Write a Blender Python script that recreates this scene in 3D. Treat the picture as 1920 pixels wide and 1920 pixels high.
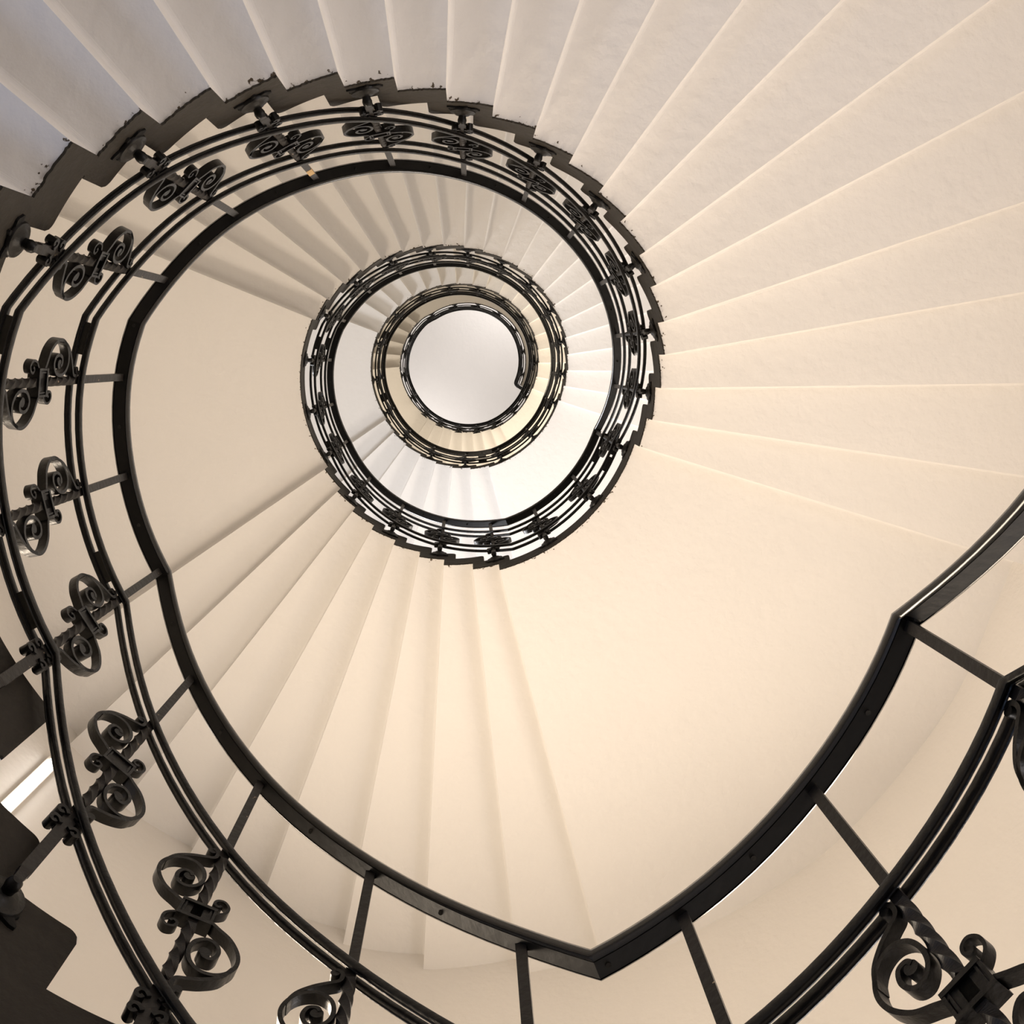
import bpy, bmesh, math, random
from mathutils import Vector, Matrix
random.seed(7)
PI = math.pi
for o in list(bpy.data.objects): bpy.data.objects.remove(o)
scene = bpy.context.scene
C = scene.collection

# ------------------------------------------------------------------ camera
ROT = ((0.9991994618, 0.0, -0.0400054426), (-0.0059847029, 0.9887470217, -0.149477458), (0.0395552623, 0.1495972163, 0.9879554919))
cam_d = bpy.data.cameras.new('camera'); cam = bpy.data.objects.new('camera', cam_d); C.objects.link(cam)
r0, r1, r2 = ROT
cam.matrix_world = Matrix(((r0[0], -r1[0], -r2[0], 0), (r0[1], -r1[1], -r2[1], 0), (r0[2], -r1[2], -r2[2], 0), (0, 0, 0, 1)))
cam_d.sensor_width = 36; cam_d.sensor_height = 36; cam_d.lens = 36*1929.406/1920
cam_d.clip_start = 0.02; cam_d.clip_end = 200
scene.camera = cam

# ------------------------------------------------------------------ exposure, world
vs = scene.view_settings
vs.view_transform = 'Standard'; vs.look = 'None'; vs.gamma = 1.0; vs.use_curve_mapping = False; vs.exposure = 0.05
world = bpy.data.worlds.new('world'); scene.world = world; world.use_nodes = True
world.node_tree.nodes['Background'].inputs[0].default_value = (0.75, 0.82, 1, 1)
world.node_tree.nodes['Background'].inputs[1].default_value = 0.0

# ------------------------------------------------------------------ stair geometry functions (metres; theta in degrees, growing upwards)
H = 0.160589            # one riser
ZF = 0.688652           # underside of the first landing above the camera
ZL = 1.844422           # underside of the handrail at that landing
CX, CY = -0.120021, 0.207003
DCX, DCY = 0.01174, -0.028522
DR = -0.013175
Q = (0.00854, -0.00723, 0.0, -0.00147, 0.00031, 0.00077)
RF = 1.0417
FLOOR = ZF - 14*H
def rad(t):
    a = math.radians(t)
    return (1+Q[0]*math.cos(2*a)+Q[1]*math.sin(2*a)+Q[2]*math.cos(3*a)+Q[3]*math.sin(3*a)+Q[4]*math.cos(4*a)+Q[5]*math.sin(4*a))*(1+DR*t/360)
def ctr(t):
    k = t/360
    return CX+DCX*k, CY+DCY*k
GUARD = ((1290, 0.0), (1305, -0.004), (1316, -0.036), (1345, -0.036), (1400, -0.02), (1430, -0.026), (1500, -0.03))
def interp(x, pts):
    if x <= pts[0][0]: return pts[0][1]
    for (a, b), (c, d) in zip(pts, pts[1:]):
        if x <= c: return b+(d-b)*(x-a)/(c-a)
    return pts[-1][1]
def pos(t, off=0.0, z=0.0):
    """point on the railing's plan line at angle t, off metres outwards"""
    a = math.radians(t); r = rad(t)+off+interp(t, GUARD); c = ctr(t)
    return Vector((c[0]+r*math.cos(a), c[1]+r*math.sin(a), z))
def spos(t, off=0.0, z=0.0):
    """point on the face of the stone string"""
    a = math.radians(t); r = rad(t)*RF+off+interp(t, GUARD); c = ctr(t)
    return Vector((c[0]+r*math.cos(a), c[1]+r*math.sin(a), z))
WALL = ((0, 3.25), (16, 3.265), (22, 3.268), (30, 3.32), (39, 3.345), (51, 3.395), (64, 3.40), (75, 3.46), (84, 3.47), (92, 3.51), (99, 3.505), (108, 3.46), (125, 3.47), (139, 3.46), (144.5, 3.402), (148, 3.36), (154, 3.28), (175, 3.24), (200, 3.26), (240, 3.3), (300, 3.3), (360, 3.25))
def wallr(t): return interp(t % 360, WALL)
def wpos(t, off=0.0, z=0.0):
    a = math.radians(t); r = wallr(t)+off
    return Vector((CX+r*math.cos(a), CY+r*math.sin(a), z))

# risers: angle where the underside steps up from level n to n+1
RIS = {}
first = [17.5-8.8*(14-j)+8.8 for j in range(14)]          # levels -14..-1
for j, t in enumerate(first): RIS[-14+j] = t
for j, t in enumerate([75.2, 83.6, 93.1, 101.5, 110.9, 119.9, 128.9, 137.8, 147.5]): RIS[j] = t
for j, t in enumerate([203.2, 212.0, 220.5, 229.0, 237.8, 246.6, 255.2, 263.7, 272.2, 280.8, 289.5, 298.3, 307.0, 315.0, 323.9, 332.0, 341.2, 349.6, 358.6, 367.8, 376.3]): RIS[9+j] = t
for j, t in enumerate([435.2, 443.6, 453.1, 461.5, 470.9, 479.9, 488.9, 497.5, 506.5]): RIS[30+j] = t
UP2 = [554.2, 563.3, 572.2, 580.6, 588.9, 598.0, 606.8, 615.5, 624.2, 633.1, 641.7, 650.8, 659.1, 667.9, 676.1, 684.6, 693.4, 701.7, 710.4, 719.0, 727.6, 736.3]
for j, t in enumerate(UP2[1:]): RIS[39+j] = t
for j, t in enumerate([794.0, 805.0, 815.8, 825.9, 836.3, 847.2, 857.7, 866.8]): RIS[60+j] = t
for j, t in enumerate([922.8, 934.1, 944.1, 955.1, 965.4, 975.6, 985.7, 996.8, 1006.4, 1016.7, 1027.0, 1036.9, 1047.3, 1057.5, 1068.1, 1077.9, 1088.9, 1098.9]): RIS[68+j] = t
for j, t in enumerate([1140.0, 1148.0, 1156.2, 1163.8, 1172.2, 1181.2, 1188.9, 1196.9, 1204.2]): RIS[86+j] = t
for j, t in enumerate([1257, 1267, 1277, 1288, 1299]): RIS[95+j] = t
END_T = 1463.0
NOSE = 3.7
# (levels of the landings)
LAND = [0, 9, 30, 39, 60, 68, 86, 95]

# height of the handrail, in risers above the first landing's rail
RAIL = [(-105, -13.8), (-90, -12.1), (-70, -9.9), (-50, -7.7), (-32, -5.7), (-14, -3.5), (0, -1.95), (17.2, 0.23), (38.8, 0.03), (58.64, -0.35), (69.5, -0.6), (77.61, 0.35), (97.04, 2.46), (115.86, 4.42), (133.84, 6.53), (150.2, 8.75),
 (169.41, 9.1), (187.29, 9.3), (197.5, 9.5), (206.29, 10.39), (223.91, 12.03), (241.21, 13.98), (258.24, 15.75), (275.13, 17.87), (291.93, 19.96), (308.14, 21.91), (325.11, 23.84), (342.72, 25.97), (360.08, 28.1), (377.8, 30.4),
 (397.87, 30.2), (417.76, 30.15), (429.6, 30.3), (436.11, 31.1), (455.0, 33.1), (473.33, 34.93), (491.63, 36.78), (509.5, 38.7), (528.21, 39.0), (547.94, 39.1), (562.5, 39.45), (566.35, 39.9), (583.72, 41.62), (600.57, 43.56), (617.9, 45.65),
 (634.93, 47.76), (651.72, 49.86), (668.87, 51.8), (686.06, 53.92), (703.44, 55.84), (721.14, 57.99), (738.0, 59.95), (762.39, 59.96), (790, 60.0), (808.07, 61.78), (829.87, 63.82), (850.37, 65.87), (871, 67.95), (892.83, 68.0), (919, 68.0),
 (938.42, 69.75), (959.95, 71.93), (980.51, 74.01), (1001.19, 76.06), (1021.65, 78.16), (1040.91, 80.04), (1061.58, 82.15), (1078.24, 83.8), (1102, 86.0), (1123.78, 86.0), (1149, 86.0), (1159.97, 87.17), (1175.67, 88.91), (1193.07, 90.81), (1208.81, 92.54),
 (1227.82, 94.5), (1249.49, 95.1), (1270.6, 97.2), (1286.0, 98.9), (1306, 100.0), (1316, 100.0), (1500, 100.0)]
BREAK = {17.2, 69.5, 150.2, 197.5, 377.8, 429.6, 509.5, 562.5, 738.0, 790, 871, 919, 1102, 1149, 1306}
def _slopes():
    n = len(RAIL); d = [(RAIL[i+1][1]-RAIL[i][1])/(RAIL[i+1][0]-RAIL[i][0]) for i in range(n-1)]
    L, R_ = [0]*n, [0]*n
    for i in range(n):
        if i == 0: L[i] = R_[i] = d[0]
        elif i == n-1: L[i] = R_[i] = d[-1]
        elif RAIL[i][0] in BREAK: L[i] = d[i-1]; R_[i] = d[i]
        else: L[i] = R_[i] = 0.5*(d[i-1]+d[i])
    return L, R_
SL, SR = _slopes()
def rlev(t):
    if t <= RAIL[0][0]: return RAIL[0][1]
    for i in range(len(RAIL)-1):
        a, va = RAIL[i]; b, vb = RAIL[i+1]
        if t <= b:
            w = b-a; s = (t-a)/w; m0 = SR[i]*w; m1 = SL[i+1]*w
            return (2*s**3-3*s*s+1)*va+(s**3-2*s*s+s)*m0+(-2*s**3+3*s*s)*vb+(s**3-s*s)*m1
    return RAIL[-1][1]
def rz(t): return ZL+H*rlev(t)

# ------------------------------------------------------------------ materials
def mat(name, base, rough=0.6, metallic=0.0, bump=0.0, bscale=40.0, var=0.0, vscale=3.0, spec=0.5, coat=0.0):
    m = bpy.data.materials.new(name); m.use_nodes = True
    nt = m.node_tree; b = nt.nodes['Principled BSDF']
    b.inputs['Base Color'].default_value = (*base, 1); b.inputs['Roughness'].default_value = rough
    b.inputs['Metallic'].default_value = metallic; b.inputs['Specular IOR Level'].default_value = spec
    b.inputs['Coat Weight'].default_value = coat
    tc = nt.nodes.new('ShaderNodeTexCoord')
    if var > 0:
        n = nt.nodes.new('ShaderNodeTexNoise'); n.inputs['Scale'].default_value = vscale; n.inputs['Detail'].default_value = 6
        nt.links.new(tc.outputs['Object'], n.inputs['Vector'])
        mx = nt.nodes.new('ShaderNodeMix'); mx.data_type = 'RGBA'
        mx.inputs['A'].default_value = (*[c*(1-var) for c in base], 1); mx.inputs['B'].default_value = (*[min(1, c*(1+var)) for c in base], 1)
        nt.links.new(n.outputs['Fac'], mx.inputs['Factor']); nt.links.new(mx.outputs['Result'], b.inputs['Base Color'])
    if bump > 0:
        n2 = nt.nodes.new('ShaderNodeTexNoise'); n2.inputs['Scale'].default_value = bscale; n2.inputs['Detail'].default_value = 5
        nt.links.new(tc.outputs['Object'], n2.inputs['Vector'])
        bp = nt.nodes.new('ShaderNodeBump'); bp.inputs['Strength'].default_value = bump; bp.inputs['Distance'].default_value = 0.01
        nt.links.new(n2.outputs['Fac'], bp.inputs['Height']); nt.links.new(bp.outputs['Normal'], b.inputs['Normal'])
    return m
def plaster(name, base, speck=True):
    """painted lime plaster: soft trowel bumps, faint mottling, dark paint specks close to the well edge (uv.x = metres from the edge)"""
    m = mat(name, base, rough=0.75, bump=0.6, bscale=17, var=0.025, vscale=2.0, spec=0.25)
    nt = m.node_tree; b = nt.nodes['Principled BSDF']
    if speck:
        src = b.inputs['Base Color'].links[0].from_socket
        uv = nt.nodes.new('ShaderNodeUVMap'); uv.uv_map = 'UVMap'
        sp = nt.nodes.new('ShaderNodeSeparateXYZ'); nt.links.new(uv.outputs['UV'], sp.inputs[0])
        tc = nt.nodes.new('ShaderNodeTexCoord')
        n = nt.nodes.new('ShaderNodeTexNoise'); n.inputs['Scale'].default_value = 55; n.inputs['Detail'].default_value = 3
        nt.links.new(tc.outputs['Object'], n.inputs['Vector'])
        mr = nt.nodes.new('ShaderNodeMapRange'); mr.inputs['From Min'].default_value = 0.0; mr.inputs['From Max'].default_value = 0.045
        mr.inputs['To Min'].default_value = 0.16; mr.inputs['To Max'].default_value = -0.1
        nt.links.new(sp.outputs['X'], mr.inputs['Value'])
        ad = nt.nodes.new('ShaderNodeMath'); ad.operation = 'ADD'
        nt.links.new(n.outputs['Fac'], ad.inputs[0]); nt.links.new(mr.outputs['Result'], ad.inputs[1])
        gt = nt.nodes.new('ShaderNodeMapRange'); gt.inputs['From Min'].default_value = 0.735; gt.inputs['From Max'].default_value = 0.775
        nt.links.new(ad.outputs[0], gt.inputs['Value'])
        mx = nt.nodes.new('ShaderNodeMix'); mx.data_type = 'RGBA'
        nt.links.new(gt.outputs['Result'], mx.inputs['Factor']); nt.links.new(src, mx.inputs['A'])
        mx.inputs['B'].default_value = (0.10, 0.075, 0.05, 1)
        nt.links.new(mx.outputs['Result'], b.inputs['Base Color'])
    return m
M_PL = plaster('painted_plaster', (0.81, 0.785, 0.755))
M_WALL = plaster('wall_plaster', (0.80, 0.765, 0.72), speck=False)
M_CEIL = plaster('ceiling_plaster', (0.80, 0.78, 0.76), speck=False)
M_STONE = mat('tread_stone', (0.42, 0.39, 0.35), rough=0.5, bump=0.2, bscale=30, var=0.15, vscale=12)
M_EDGE = mat('dark_string_paint', (0.021, 0.017, 0.0125), spec=0.25, rough=0.6, bump=0.5, bscale=25, var=0.25, vscale=9)
M_IRON = mat('black_iron_paint', (0.0045, 0.004, 0.0035), rough=0.38, bump=0.25, bscale=45, var=0.3, vscale=14, spec=0.28)
M_IRONB = mat('black_bar_paint', (0.011, 0.009, 0.0075), spec=0.35, rough=0.45, bump=0.2, bscale=60, var=0.2, vscale=20)
M_RAIL = mat('black_lacquered_wood', (0.006, 0.006, 0.006), rough=0.2, bump=0.05, bscale=12)
M_PLATE = mat('handrail_plate_paint', (0.006, 0.0055, 0.005), rough=0.6, bump=0.1, bscale=40, spec=0.15)
def chips(m, col, scale, lo, hi):
    nt = m.node_tree; b = nt.nodes['Principled BSDF']; src = b.inputs['Base Color'].links[0].from_socket
    tc = nt.nodes.new('ShaderNodeTexCoord'); n = nt.nodes.new('ShaderNodeTexNoise'); n.inputs['Scale'].default_value = scale; n.inputs['Detail'].default_value = 2
    oi = nt.nodes.new('ShaderNodeObjectInfo'); va = nt.nodes.new('ShaderNodeVectorMath'); va.operation = 'ADD'
    nt.links.new(tc.outputs['Object'], va.inputs[0]); nt.links.new(oi.outputs['Location'], va.inputs[1]); nt.links.new(va.outputs[0], n.inputs['Vector'])
    mr = nt.nodes.new('ShaderNodeMapRange'); mr.inputs['From Min'].default_value = lo; mr.inputs['From Max'].default_value = hi
    nt.links.new(n.outputs['Fac'], mr.inputs['Value'])
    mx = nt.nodes.new('ShaderNodeMix'); mx.data_type = 'RGBA'; mx.inputs['B'].default_value = (*col, 1)
    nt.links.new(mr.outputs['Result'], mx.inputs['Factor']); nt.links.new(src, mx.inputs['A']); nt.links.new(mx.outputs['Result'], b.inputs['Base Color'])
chips(M_IRONB, (0.34, 0.25, 0.16), 62, 0.735, 0.745)
M_TAPE = mat('bare_ochre_patch', (0.42, 0.27, 0.11), rough=0.6, var=0.25, vscale=60)
M_FLOOR = mat('hall_floor_stone', (0.20, 0.17, 0.14), rough=0.5, var=0.1, vscale=3)
M_LAMP = bpy.data.materials.new('lamp_tube_glow'); M_LAMP.use_nodes = True
bb = M_LAMP.node_tree.nodes['Principled BSDF']; bb.inputs['Emission Color'].default_value = (1, 0.96, 0.92, 1); bb.inputs['Emission Strength'].default_value = 6
M_WHITE = mat('white_enamel', (0.75, 0.70, 0.62), rough=0.4)

# ------------------------------------------------------------------ lights
def area(name, t, r, z, power, col, sx, sy, aim=None):
    d = bpy.data.lights.new(name, 'AREA'); d.shape = 'RECTANGLE'; d.size = sx; d.size_y = sy; d.energy = power; d.color = col
    o = bpy.data.objects.new(name, d); C.objects.link(o)
    a = math.radians(t); o.location = (CX+r*math.cos(a), CY+r*math.sin(a), z)
    tgt = Vector(aim) if aim else Vector((CX, CY, z))
    o.rotation_euler = (tgt-o.location).to_track_quat('-Z', 'Y').to_euler()
    return o
def Z(n):
    return ZF+H*n-(0.205 if n <= 8 else 0.10 if n == 9 else 0)
WARM = (1.0, 0.80, 0.60); NEUT = (1.0, 0.90, 0.80); DAY = (0.90, 0.94, 1.0); BLUE = (0.45, 0.62, 1.0)
YEL = (1.0, 0.87, 0.69); WRM = (1.0, 0.84, 0.66)
area('unseen_storey_light', 48, 3.1, ZF+17*H, 36, WRM, 1.2, 0.8, (CX, CY-1.5, ZF+17*H))  # unseen area light added to brighten the right-hand soffits, no fixture built
area('unseen_storey_light', 126, 3.1, ZF+16*H, 112, WRM, 0.8, 1.2, (CX+0.5, CY, ZF+17*H))  # unseen area light above the flight, placed to light the risers
area('unseen_storey_light', 48, 3.1, ZF+47*H, 62, NEUT, 1.2, 0.8, (CX, CY-1.5, ZF+47*H))  # same added light, repeated for the second storey
area('unseen_pale_light', 126, 3.1, ZF+46*H, 124, (0.95, 0.96, 1.0), 0.8, 1.2, (CX+0.5, CY, ZF+47*H))  # daylight for the second storey, its window unseen
area('unseen_storey_light', 48, 3.1, ZF+75*H, 75, YEL, 1.2, 0.8, (CX, CY-1.5, ZF+75*H))  # same added pair of lights, repeated for the third storey
area('unseen_storey_light', 126, 3.1, ZF+74*H, 105, YEL, 0.8, 1.2, (CX+0.5, CY, ZF+75*H))
area('unseen_pale_light', 335, 3.0, 0.9, 26, (1.0, 0.95, 0.97), 1.0, 1.0, (CX-1.9, CY-1.9, 2.6))  # fill added for the dim lower steps of the long flight, no window here
area('unseen_pale_light', 45, 3.1, 1.45, 30, (0.98, 0.93, 0.92), 1.0, 1.0, (CX-1.9, CY-1.7, 2.2))  # added fill from above the first landing, aimed at those same steps
area('gallery_light', 300, 2.6, ZF+102*H+1.2, 54, (1.0, 0.955, 0.93), 1.0, 1.0, (CX, CY, ZF+102*H+3.4))
area('gallery_light', 120, 2.6, ZF+102*H+1.2, 54, (1.0, 0.955, 0.93), 1.0, 1.0, (CX, CY, ZF+102*H+3.4))
area('blue_daylight', 185, 3.0, 0.3, 26, BLUE, 0.8, 1.4, (CX, CY, 1.5))

# ------------------------------------------------------------------ mesh helpers
class MB:
    def __init__(s): s.v = []; s.f = []; s.mi = []; s.uv = {}
    def add(s, vs_, fs, mi=0, uvs=None):
        n = len(s.v); s.v += [tuple(p) for p in vs_]
        for i, f in enumerate(fs): s.f.append(tuple(n+k for k in f)); s.mi.append(mi if isinstance(mi, int) else mi[i])
        if uvs:
            for i, q in enumerate(uvs): s.uv[n+i] = q
    def loft(s, rings, closed=True, caps=True, mi=0):
        """rings: list of equal-length point lists"""
        k = len(rings[0]); vs_ = [p for r in rings for p in r]; fs = []
        for i in range(len(rings)-1):
            for j in range(k if closed else k-1):
                a = i*k+j; b = i*k+(j+1) % k; fs.append((a, b, b+k, a+k))
        if caps and closed:
            fs.append(tuple(reversed(range(k)))); fs.append(tuple((len(rings)-1)*k+j for j in range(k)))
        s.add(vs_, fs, mi)
    def box(s, cx, cy, cz, sx, sy, sz, mi=0):
        x, y, z = sx/2, sy/2, sz/2
        s.add([(cx-x, cy-y, cz-z), (cx+x, cy-y, cz-z), (cx+x, cy+y, cz-z), (cx-x, cy+y, cz-z), (cx-x, cy-y, cz+z), (cx+x, cy-y, cz+z), (cx+x, cy+y, cz+z), (cx-x, cy+y, cz+z)],
              [(0, 3, 2, 1), (4, 5, 6, 7), (0, 1, 5, 4), (1, 2, 6, 5), (2, 3, 7, 6), (3, 0, 4, 7)], mi)
    def mesh(s, name, mats, smooth=False, bevel=0.0):
        me = bpy.data.meshes.new(name); me.from_pydata(s.v, [], s.f)
        for m in mats: me.materials.append(m)
        for p, i in zip(me.polygons, s.mi): p.material_index = i
        if s.uv:
            uvl = me.uv_layers.new(name='UVMap')
            for l in me.loops:
                uvl.data[l.index].uv = s.uv.get(l.vertex_index, (1, 1))
        bm = bmesh.new(); bm.from_mesh(me); bmesh.ops.recalc_face_normals(bm, faces=bm.faces)
        if bevel > 0:
            bmesh.ops.bevel(bm, geom=[e for e in bm.edges if len(e.link_faces) == 2 and e.calc_face_angle(0) > 0.6], offset=bevel, segments=2, affect='EDGES', profile=0.6)
        bm.to_mesh(me); bm.free()
        if smooth:
            for p in me.polygons: p.use_smooth = True
            try: me.set_sharp_from_angle(angle=math.radians(38))
            except Exception: pass
        me.update(); return me
def link(name, me, parent=None):
    o = bpy.data.objects.new(name, me); C.objects.link(o)
    if parent: o.parent = parent
    return o
def thing(name, label, cat, group=None, loc=(0, 0, 0)):
    o = bpy.data.objects.new(name, None); C.objects.link(o); o.location = loc
    o['label'] = label; o['category'] = cat
    if group: o['group'] = group
    return o
def local(me, loc):
    """move a mesh so that its origin is at loc"""
    me.transform(Matrix.Translation(-Vector(loc)))

# ------------------------------------------------------------------ setting
def build_wall():
    mb = MB(); N = 180; z0, z1 = FLOOR, Z(101)+3.0
    rings = []
    zs = [z0+(z1-z0)*i/12 for i in range(13)]
    for z in zs: rings.append([wpos(360*j/N, 0, z) for j in range(N)])
    for z in reversed(zs): rings.append([wpos(360*j/N, 0.3, z) for j in range(N)])
    rings.append(rings[0])
    mb.loft(rings, caps=False)
    o = link('wall_round', mb.mesh('wall_round', [M_WALL], smooth=True)); o['kind'] = 'structure'
    fl = MB(); fl.loft([[wpos(360*j/N, 0.3, FLOOR-0.2) for j in range(N)], [wpos(360*j/N, 0.3, FLOOR) for j in range(N)]])
    o = link('floor', fl.mesh('floor', [M_FLOOR])); o['kind'] = 'structure'
    ce = MB(); ce.loft([[wpos(360*j/N, 0.3, z1) for j in range(N)], [wpos(360*j/N, 0.3, z1+0.2) for j in range(N)]])
    o = link('ceiling', ce.mesh('ceiling', [M_CEIL])); o['kind'] = 'structure'
build_wall()

# ------------------------------------------------------------------ stone stairs
TUCK = 0.035
def slab_mesh(name, ta, tb, tfront, z0, z1, last_t=None):
    """block: underside from ta to tb at z0, body from tfront (nosing) to tb, top at z1"""
    mb = MB()
    n = max(2, int((tb-tfront)/3.0)+1)
    ts = sorted(set([tfront+(tb-tfront)*i/n for i in range(n+1)]+[tfront+0.35, tb]+[ta+q for q in (0, 0.06, 0.13, 0.22, 0.34, 0.5, 0.75, 1.1)]))
    NR = 10
    def col(t):
        ch = 0.016 if t == tfront else 0.0
        zt = z1-ch
        pts = []
        for k in range(NR+1):
            s = (k/NR)**1.3
            a = spos(t, 0.001, 0); b = wpos(t, TUCK, 0); p = a.lerp(b, s)
            pts.append((p, (p-a).length))
        bot = []
        for p, d in pts:          # plaster cove in the corner between this underside and the riser below it
            rc = 0.02*min(1, d/0.1); e = max(0.0, math.radians(t-ta)*(1.04+d)); dz = 0
            if t >= ta-1e-6 and e < rc: dz = rc-math.sqrt(max(0, rc*rc-(rc-e)**2))
            bot.append(Vector((p.x, p.y, z0-dz))); top = [Vector((p.x, p.y, zt)) for p, d in pts]
        return bot, top, [d for p, d in pts]
    cols = [col(t) for t in ts]
    vs_, uvs = [], []
    for bot, top, ds in cols:
        for p, d in zip(bot, ds): vs_.append(p); uvs.append((d, 0))
        for p, d in zip(top, ds): vs_.append(p); uvs.append((1, 0))
    K = NR+1; S = 2*K; fs, mi = [], []
    for i in range(len(cols)-1):
        a, b = i*S, (i+1)*S
        for k in range(NR):
            fs.append((a+k, b+k, b+k+1, a+k+1)); mi.append(0)
            fs.append((a+K+k, a+K+k+1, b+K+k+1, b+K+k)); mi.append(1)
        fs.append((a, a+K, b+K, b)); mi.append(0)
        fs.append((a+NR, b+NR, b+K+NR, a+K+NR)); mi.append(0)
    for i in (0, len(cols)-1):
        a = i*S
        for k in range(NR):
            fs.append((a+k, a+k+1, a+K+k+1, a+K+k)); mi.append(1 if i == 0 else 0)
    mb.add(vs_, fs, mi, uvs)
    return mb.mesh(name, [M_PL, M_STONE])
def edge_mesh(name, ta, tb, tfront, z0, z1, overlap=True):
    """dark painted strip along the well edge of a block: 5 mm thick, ragged lower edge"""
    mb = MB()
    n = max(6, int((tb-tfront)/0.35))
    ts = [tfront+(tb-tfront)*i/n for i in range(n+1)]
    rings = []
    for i, t in enumerate(ts):
        e = (t-tfront)*0.0175
        top = z1-(0.028-math.sqrt(max(0, 0.028**2-(0.028-e)**2)) if e < 0.028 else 0)
        lo = z0-0.003+random.uniform(-0.0045, 0.004)
        if e < 0.012: lo += 0.006
        rings.append([spos(t, 0.0006, lo), spos(t, -0.005, lo+0.002), spos(t, -0.005, top), spos(t, 0.0006, top)])
    mb.loft(rings)
    return mb.mesh(name, [M_EDGE])
def add_block(parent, name, ta, tb, tfront, n):
    z0, z1 = Z(n), Z(n+1)
    if n < 9: z0 -= 0.30; z1 = Z(n)+H
    base = parent.location
    me = slab_mesh(name, ta, tb, tfront, z0, z1); local(me, base)
    b = link(name, me, parent)
    me = edge_mesh('painted_edge', ta, tb, tfront, z0, z1); local(me, base)
    link('painted_edge', me, b)
    return b
FL = [(-14, 0, 'lowest short run of stone steps rising from the hall floor'),
      (0, 9, 'stone flight nearest the camera, its dark step ends cutting the lower left edge'),
      (9, 30, 'long winding stone flight filling the top and right of the photo, seen from below'),
      (30, 39, 'pale stone flight fanning out from the dark railing towards the bottom of the photo'),
      (39, 60, 'second long winding flight whose soffit steps fan above the middle railing ring'),
      (60, 68, 'bright white lit stone flight inside the second railing ring, lower side'),
      (68, 86, 'third winding flight, small yellowish steps between two innermost railing rings'),
      (86, 95, 'small cream flight just below the white ceiling disc'),
      (95, 100, 'last five tan steps at the upper left of the ceiling disc')]
for a, b, lab in FL:
    t0 = RIS[a]
    root = thing('stair_flight', lab, 'stairs', None, spos(t0, 0, Z(a)))
    # the block between landing a and landing b: levels a+1 .. b-1
    for n in range(a+1, b):
        add_block(root, 'stone_step', RIS[n-1], RIS[n], RIS[n-1]-NOSE, n)
LABL = {0: 'first curved landing slab just outside the lower right of the photo', 9: 'nearest curved landing slab beyond the left edge of the photo',
        30: 'large plain cream landing soffit filling the lower right of the photo', 39: 'plain cream landing soffit at the left between big railing loops',
        60: 'white landing soffit to the lower right inside the second railing ring', 68: 'white daylit landing soffit at the left inside the second railing ring',
        86: 'narrow cream landing slab at the lower right of the third railing ring', 95: 'narrow cream and tan landing slab left of the ceiling disc'}
for n in LAND:
    ta, tb = RIS[n-1], RIS[n]
    root = thing('stair_landing', LABL[n], 'stair landing', None, spos(ta, 0, Z(n)))
    add_block(root, 'landing_slab', ta, tb, ta-NOSE, n)
root = thing('stair_landing', 'topmost tan gallery slab curving around the ceiling disc', 'stair landing', None, spos(RIS[99], 0, Z(100)))
add_block(root, 'landing_slab', RIS[99], END_T, RIS[99]-NOSE, 100)

# ------------------------------------------------------------------ wall lamp (bright vertical strip at lower left)
t = 137.4; wz = (5.02, 6.28); wp = wpos(t, -0.0, 5.0)
lamp = thing('wall_lamp', 'glowing vertical tube lamp on the wall at the lower left', 'lamp', None, wp)
ang = math.radians(t)
def lamp_box(name, parent, w, d0, d1, z0, z1, m, bev=0.004):
    mb = MB(); mb.box((-(d0+d1)/2), 0, (z0+z1)/2-wp.z, d1-d0, w, z1-z0)
    me = mb.mesh(name, [m], bevel=bev); o = link(name, me, parent); o.rotation_euler = (0, 0, ang); return o
lamp_box('housing', lamp, 0.085, -0.01, 0.035, wz[0]-0.05, wz[1]+0.05, M_WHITE)
lamp_box('tube', lamp, 0.05, 0.036, 0.07, wz[0], wz[1], M_LAMP, 0.014)

# ------------------------------------------------------------------ railing
def frames(t0, t1, off=0.0, dz=0.0, step=2.5, end=None):
    ts = set(); t = t0
    while t < t1-0.01: ts.add(round(t, 3)); t += step
    ts.add(round(t1, 3))
    for b, _ in RAIL:
        if b in BREAK and t0 < b < t1:
            ts |= {b-0.45, b, b+0.45}
            ts = {x for x in ts if abs(x-b) < 0.46 or abs(x-b) > 1.0}
    out = []
    for t in sorted(ts):
        p = pos(t, off, rz(t)+dz)
        q = pos(t+0.5, off)-pos(t-0.5, off); q.z = 0; q.normalize()
        out.append((p, Vector((q.y, -q.x, 0))))      # outward lateral
    if end: out += end(off, dz)
    return out
def sweep(fr, prof):
    rings = [[p+lat*x+Vector((0, 0, z)) for x, z in prof] for p, lat in fr]
    mb = MB(); mb.loft(rings); return mb
HR = [(-0.020, 0.0), (-0.0243, 0.004), (-0.027, 0.014), (-0.027, 0.024), (-0.024, 0.036), (-0.016, 0.044), (0.0, 0.048), (0.016, 0.044), (0.024, 0.036), (0.027, 0.024), (0.027, 0.014), (0.0243, 0.004), (0.020, 0.0),
      (0.018, 0.005), (-0.018, 0.005)]
BEAD = [(-0.0062, -0.0108), (-0.0079, -0.0065), (-0.0079, 0.0065), (-0.0062, 0.0108), (0.0062, 0.0108), (0.0079, 0.0065), (0.0079, -0.0065), (0.0062, -0.0108), (0.0037, -0.0118), (0.0022, -0.0095), (-0.0022, -0.0095), (-0.0037, -0.0118)]
PLATE = [(-0.0175, 0.0), (0.0175, 0.0), (0.0175, 0.006), (-0.0175, 0.006)]
ROFF = 0.0150
DZ1, DZ2, DZF = -0.382, -0.882, -1.055

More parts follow.
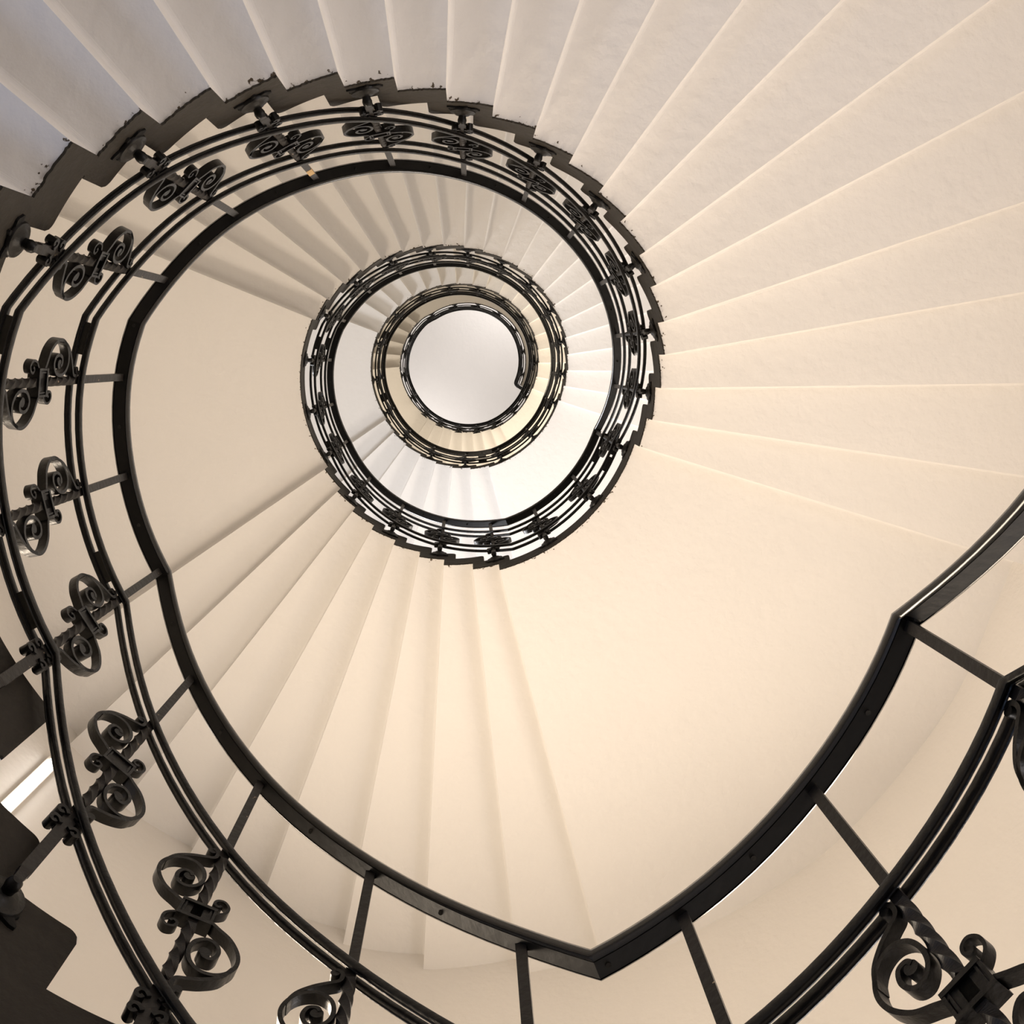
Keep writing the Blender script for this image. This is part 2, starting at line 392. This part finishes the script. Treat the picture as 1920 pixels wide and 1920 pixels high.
# --- baluster pieces (local frame: x along the rail uphill, y outwards, z up, origin under the handrail)
def bar_seg(mb, z0, z1, wx, wy, twist=0.0, n=1, tw0=0.0):
    rings = []
    for i in range(n+1):
        s = i/n; a = tw0+twist*s; c, sn = math.cos(a), math.sin(a)
        rings.append([(x*c-y*sn, x*sn+y*c, z0+(z1-z0)*s) for x, y in ((-wx/2, -wy/2), (wx/2, -wy/2), (wx/2, wy/2), (-wx/2, wy/2))])
    mb.loft(rings)
def shaft_mesh(foot):
    mb = MB()
    bar_seg(mb, 0.004, DZ1-0.03, 0.022, 0.0125)
    bar_seg(mb, DZ1-0.03, CZ+0.035, 0.0195, 0.0195, -PI*2.25, 48, 0)
    bar_seg(mb, CZ+0.035, CZ-0.035, 0.022, 0.020)
    bar_seg(mb, CZ-0.035, DZ2+0.03, 0.0195, 0.0195, -PI*2.25, 48, 0)
    bar_seg(mb, DZ2+0.03, foot+0.045, 0.026, 0.0125)
    rings = []
    for z, w in ((foot+0.045, 0.024), (foot+0.03, 0.020), (foot, 0.018)):
        rings.append([(x*w, y*w*0.8, z) for x, y in ((-.5, -.5), (.5, -.5), (.5, .5), (-.5, .5))])
    mb.loft(rings)
    return mb.mesh('baluster_bar', [M_IRONB])
def smooth_path(pts, sub=5):
    out = []; n = len(pts)
    for i in range(n-1):
        p0 = pts[max(0, i-1)]; p1 = pts[i]; p2 = pts[i+1]; p3 = pts[min(n-1, i+2)]
        for k in range(sub):
            s = k/sub
            out.append(tuple(0.5*((2*p1[j])+(-p0[j]+p2[j])*s+(2*p0[j]-5*p1[j]+4*p2[j]-p3[j])*s*s+(-p0[j]+3*p1[j]-3*p2[j]+p3[j])*s**3) for j in (0, 1)))
    out.append(pts[-1]); return out
def strip(mb, pts, w=0.023, th=0.0088, sub=5, y0=0.0):
    P = smooth_path(pts, sub); rings = []
    for i, (x, z) in enumerate(P):
        a = P[max(0, i-1)]; b = P[min(len(P)-1, i+1)]
        dx, dz = b[0]-a[0], b[1]-a[1]; L = math.hypot(dx, dz) or 1; nx, nz = -dz/L*th/2, dx/L*th/2
        rings.append([(x+nx, y0-w/2, z+nz), (x+nx, y0+w/2, z+nz), (x-nx, y0+w/2, z-nz), (x-nx, y0-w/2, z-nz)])
    mb.loft(rings)
def disc_y(mb, x, z, r, w, n=14, y0=0.0):
    mb.loft([[(x+r*math.cos(2*PI*j/n), y0+y, z+r*math.sin(2*PI*j/n)) for j in range(n)] for y in (-w/2, w/2)])
CZ = -0.638
MAIN = [(0.030, 0.012), (0.052, 0.026), (0.082, 0.045), (0.105, 0.078), (0.111, 0.112), (0.100, 0.143), (0.078, 0.162), (0.050, 0.165), (0.027, 0.148), (0.017, 0.118), (0.022, 0.088), (0.042, 0.070), (0.062, 0.076), (0.071, 0.098), (0.064, 0.120), (0.048, 0.122), (0.041, 0.112)]
TAIL = [(0.107, 0.125), (0.092, 0.160), (0.064, 0.184), (0.036, 0.198), (0.018, 0.207), (0.0135, 0.222), (0.018, 0.236), (0.028, 0.241)]
def scroll_mesh(sign):
    mb = MB()
    f = lambda P: [(sign*x, CZ+sign*z) for x, z in P]
    strip(mb, f(MAIN)); disc_y(mb, sign*0.046, CZ+sign*0.107, 0.0125, 0.021)
    strip(mb, f(TAIL)); disc_y(mb, sign*0.029, CZ+sign*0.232, 0.0095, 0.021)
    return mb.mesh('large_scroll', [M_IRON], smooth=True)
SM = [(0.026, 0.018), (0.040, 0.022), (0.054, 0.036), (0.055, 0.056), (0.043, 0.070), (0.029, 0.066), (0.025, 0.053), (0.034, 0.046), (0.040, 0.053)]
def small_mesh(sign):
    mb = MB(); strip(mb, [(-sign*x, CZ+sign*z) for x, z in SM], w=0.018, th=0.0062)
    return mb.mesh('small_scroll', [M_IRON], smooth=True)
def collar_mesh():
    mb = MB()
    mb.box(0, 0, CZ, 0.060, 0.020, 0.046)
    for dz in (-0.024, 0.024): mb.box(0, 0, CZ+dz, 0.074, 0.030, 0.009)
    for x in (-0.034, 0.034): mb.box(x, 0, CZ, 0.006, 0.029, 0.050)
    for x in (-0.026, 0.026): mb.box(x, 0, CZ, 0.004, 0.026, 0.040)
    return mb.mesh('collar', [M_IRON])
def leaf_mesh():
    mb = MB()
    for s in (-1, 1):
        for z in (0.0, -0.038):
            P = [(0.009, z-0.012), (0.018, z-0.002), (0.029, z-0.002), (0.033, z-0.013), (0.025, z-0.021), (0.019, z-0.015)]
            strip(mb, [(s*x, DZ2-0.022+zz) for x, zz in P], w=0.024, th=0.0085, sub=4)
    mb.box(0, 0, DZ2-0.045, 0.030, 0.012, 0.07)
    return mb.mesh('leaf_curls', [M_IRON], smooth=True)
def flange_mesh(dy, DZF):
    """disc on the string face, lobed rose behind it, neck and ball on the foot of the bar; dy = distance to the string face"""
    mb = MB(); n = 28
    prof = [(0.0, -0.016), (0.009, -0.015), (0.014, -0.009), (0.0155, 0.0), (0.013, 0.009), (0.013, dy-0.022), (0.024, dy-0.019), (0.030, dy-0.013), (0.043, dy-0.011), (0.045, dy-0.007), (0.045, dy-0.003), (0.0, dy-0.003)]
    rings = []
    for r, y in prof: rings.append([(max(r, 1e-4)*math.cos(2*PI*j/n), y, DZF+max(r, 1e-4)*math.sin(2*PI*j/n)) for j in range(n)])
    mb.loft(rings, caps=False)
    return mb.mesh('flange', [M_IRON], smooth=True)
def rose_mesh(dy, DZF):
    mb = MB(); n = 48
    def rr(a): return 0.042+0.011*math.cos(2*a)+0.009*math.cos(5*a+0.6)+0.006*math.sin(9*a)
    rings = [[(rr(2*PI*j/n)*math.cos(2*PI*j/n)*s, y, DZF-0.018+rr(2*PI*j/n)*math.sin(2*PI*j/n)*0.8*s) for j in range(n)] for y, s in ((dy+0.004, 1.0), (dy-0.006, 0.96), (dy-0.008, 0.6))]
    mb.loft(rings); return mb.mesh('wall_rose', [M_PLATE])
DY = 0.0355
FOOT_LOW = -1.17        # the railing of the first flight stands lower on its string
ME = dict(bar=shaft_mesh(DZF), s1=scroll_mesh(1), s2=scroll_mesh(-1), m1=small_mesh(1), m2=small_mesh(-1), collar=collar_mesh(), leaf=leaf_mesh(), fl=flange_mesh(DY, DZF), rose=rose_mesh(DY, DZF),
          bar_low=shaft_mesh(FOOT_LOW), fl_low=flange_mesh(DY, FOOT_LOW), rose_low=rose_mesh(DY, FOOT_LOW))
def place_baluster(parent, t, patch=False, far=False):
    p = pos(t, 0, rz(t)); q = pos(t+0.5)-pos(t-0.5); yaw = math.atan2(q.y, q.x)
    # local x = uphill tangent, local y must point outwards: x cross y = -z there, so mirror by scaling y
    low = '_low' if t < 160 else ''
    b = link('baluster', ME['bar'+low], parent); b.location = p-parent.location
    b.rotation_euler = (0, 0, yaw); b.scale = (1, -1, 1)
    for nm, k in (('large_scroll', 's1'), ('large_scroll', 's2'), ('small_scroll', 'm1'), ('small_scroll', 'm2'), ('collar', 'collar'), ('leaf_curls', 'leaf'), ('flange', 'fl'+low), ('wall_rose', 'rose'+low)):
        link(nm, ME[k], b)
    if patch:
        mb = MB(); mb.box(0, 0, -0.15, 0.0226, 0.0146, 0.085); o = link('bare_patch', mb.mesh('bare_patch', [M_TAPE]), b); o['label'] = 'ochre bare patch on the bar'
    return b
TR = [-72.5, -55, -37.5, -19.5, -1.5, 17.71, 38.8, 58.64, 77.61, 97.04, 115.86, 133.84, 151.23, 169.41, 187.29, 206.29, 223.91, 241.21, 258.24, 275.13, 291.93, 308.14, 325.11, 342.72, 360.08, 378.82, 397.87, 417.76, 436.11, 455.0, 473.33, 491.63, 510.46, 528.21, 547.94, 566.35, 583.72, 600.57, 617.9, 634.93, 651.72, 668.87, 686.06, 703.44, 721.14, 738.54, 762.39, 785.49, 808.07, 829.87, 850.37, 870.13, 892.83, 916.11, 938.42, 959.95, 980.51, 1001.19, 1021.65, 1040.91, 1061.58, 1078.24, 1107.51, 1123.78, 1143.65, 1159.97, 1175.67, 1193.07, 1208.81, 1227.82, 1249.49, 1270.6, 1286.0, 1314.6, 1339.6, 1362.6, 1385.0, 1407.8, 1429.7, 1452.2]
JOINTS = [157, 194, 380, 386, 512.5, 555, 741, 797, 880, 923, 1099]      # welded spacer blocks between the twin bars
SEC = [(-88, 16.9, 'short black railing run on the lowest steps, leaving at the right edge of the photo'),
       (16.9, 377.8, 'large near black wrought iron railing loop sweeping round the whole photo'),
       (377.8, 738.0, 'second black iron railing loop, middle ring around the stairwell'),
       (738.0, 1100.0, 'third black iron railing loop, small ring around the ceiling disc'),
       (1100.0, 1461.3, 'innermost black iron railing loop bordering the white ceiling disc, with a hooked end')]
def hook(off, dz):
    """the handrail's hooked end at the top: turns outwards"""
    out = []; p0 = pos(1461.3, 0, rz(1461.3)+dz); tg = pos(1461.8)-pos(1460.8); tg.z = 0; tg.normalize(); lat = Vector((tg.y, -tg.x, 0))
    R0 = 0.07
    for a in (25, 50, 75, 90):
        a = math.radians(a); c = p0+lat*R0
        d = -lat*math.cos(a)+tg*math.sin(a)
        la = -d
        out.append((c+d*R0+la*off, la))
    e = out[-1][0]
    out.append((e+lat*0.16, out[-1][1]))
    return out
for i, (ta, tb, lab) in enumerate(SEC):
    root = thing('iron_railing', lab, 'railing', None, pos(ta, 0, rz(ta)))
    L = root.location; hk = hook if i == 4 else None
    me = sweep(frames(ta, tb, end=hk), HR).mesh('handrail', [M_RAIL], smooth=True); local(me, L); hr = link('handrail', me, root)
    mb = sweep(frames(ta+0.3, tb-0.3, dz=0.001), PLATE)
    me = mb.mesh('handrail_plate', [M_PLATE]); local(me, L); link('handrail_plate', me, hr)
    bal = [t for t in TR if ta <= t < tb]
    # screws in the plate, midway between balusters
    sc = MB()
    for a, b in zip(bal, bal[1:]):
        t = (a+b)/2; p = pos(t, 0, rz(t)+0.002)
        sc.loft([[p+Vector((0.0055*math.cos(2*PI*j/10), 0.0055*math.sin(2*PI*j/10), zz)) for j in range(10)] for zz in (-0.003, 0.004)])
    if sc.v:
        me = sc.mesh('plate_screws', [M_IRON]); local(me, L); link('plate_screws', me, hr)
    for dz in (DZ1, DZ2):
        for off, nm in ((-ROFF, 'inner_rail'), (ROFF, 'outer_rail')):
            me = sweep(frames(ta, tb, off=off, dz=dz, end=hk), BEAD).mesh(nm, [M_IRON], smooth=True); local(me, L); link(nm, me, root)
        for t in JOINTS:
            if ta <= t < tb:
                me = sweep(frames(t-2.6, t+2.6, dz=dz, step=1.0), [(-0.012, -0.006), (0.012, -0.006), (0.012, 0.006), (-0.012, 0.006)]).mesh('spacer_block', [M_IRON]); local(me, L)
                link('spacer_block', me, root)
    for t in bal: place_baluster(root, t, patch=abs(t-241.21) < 0.1)
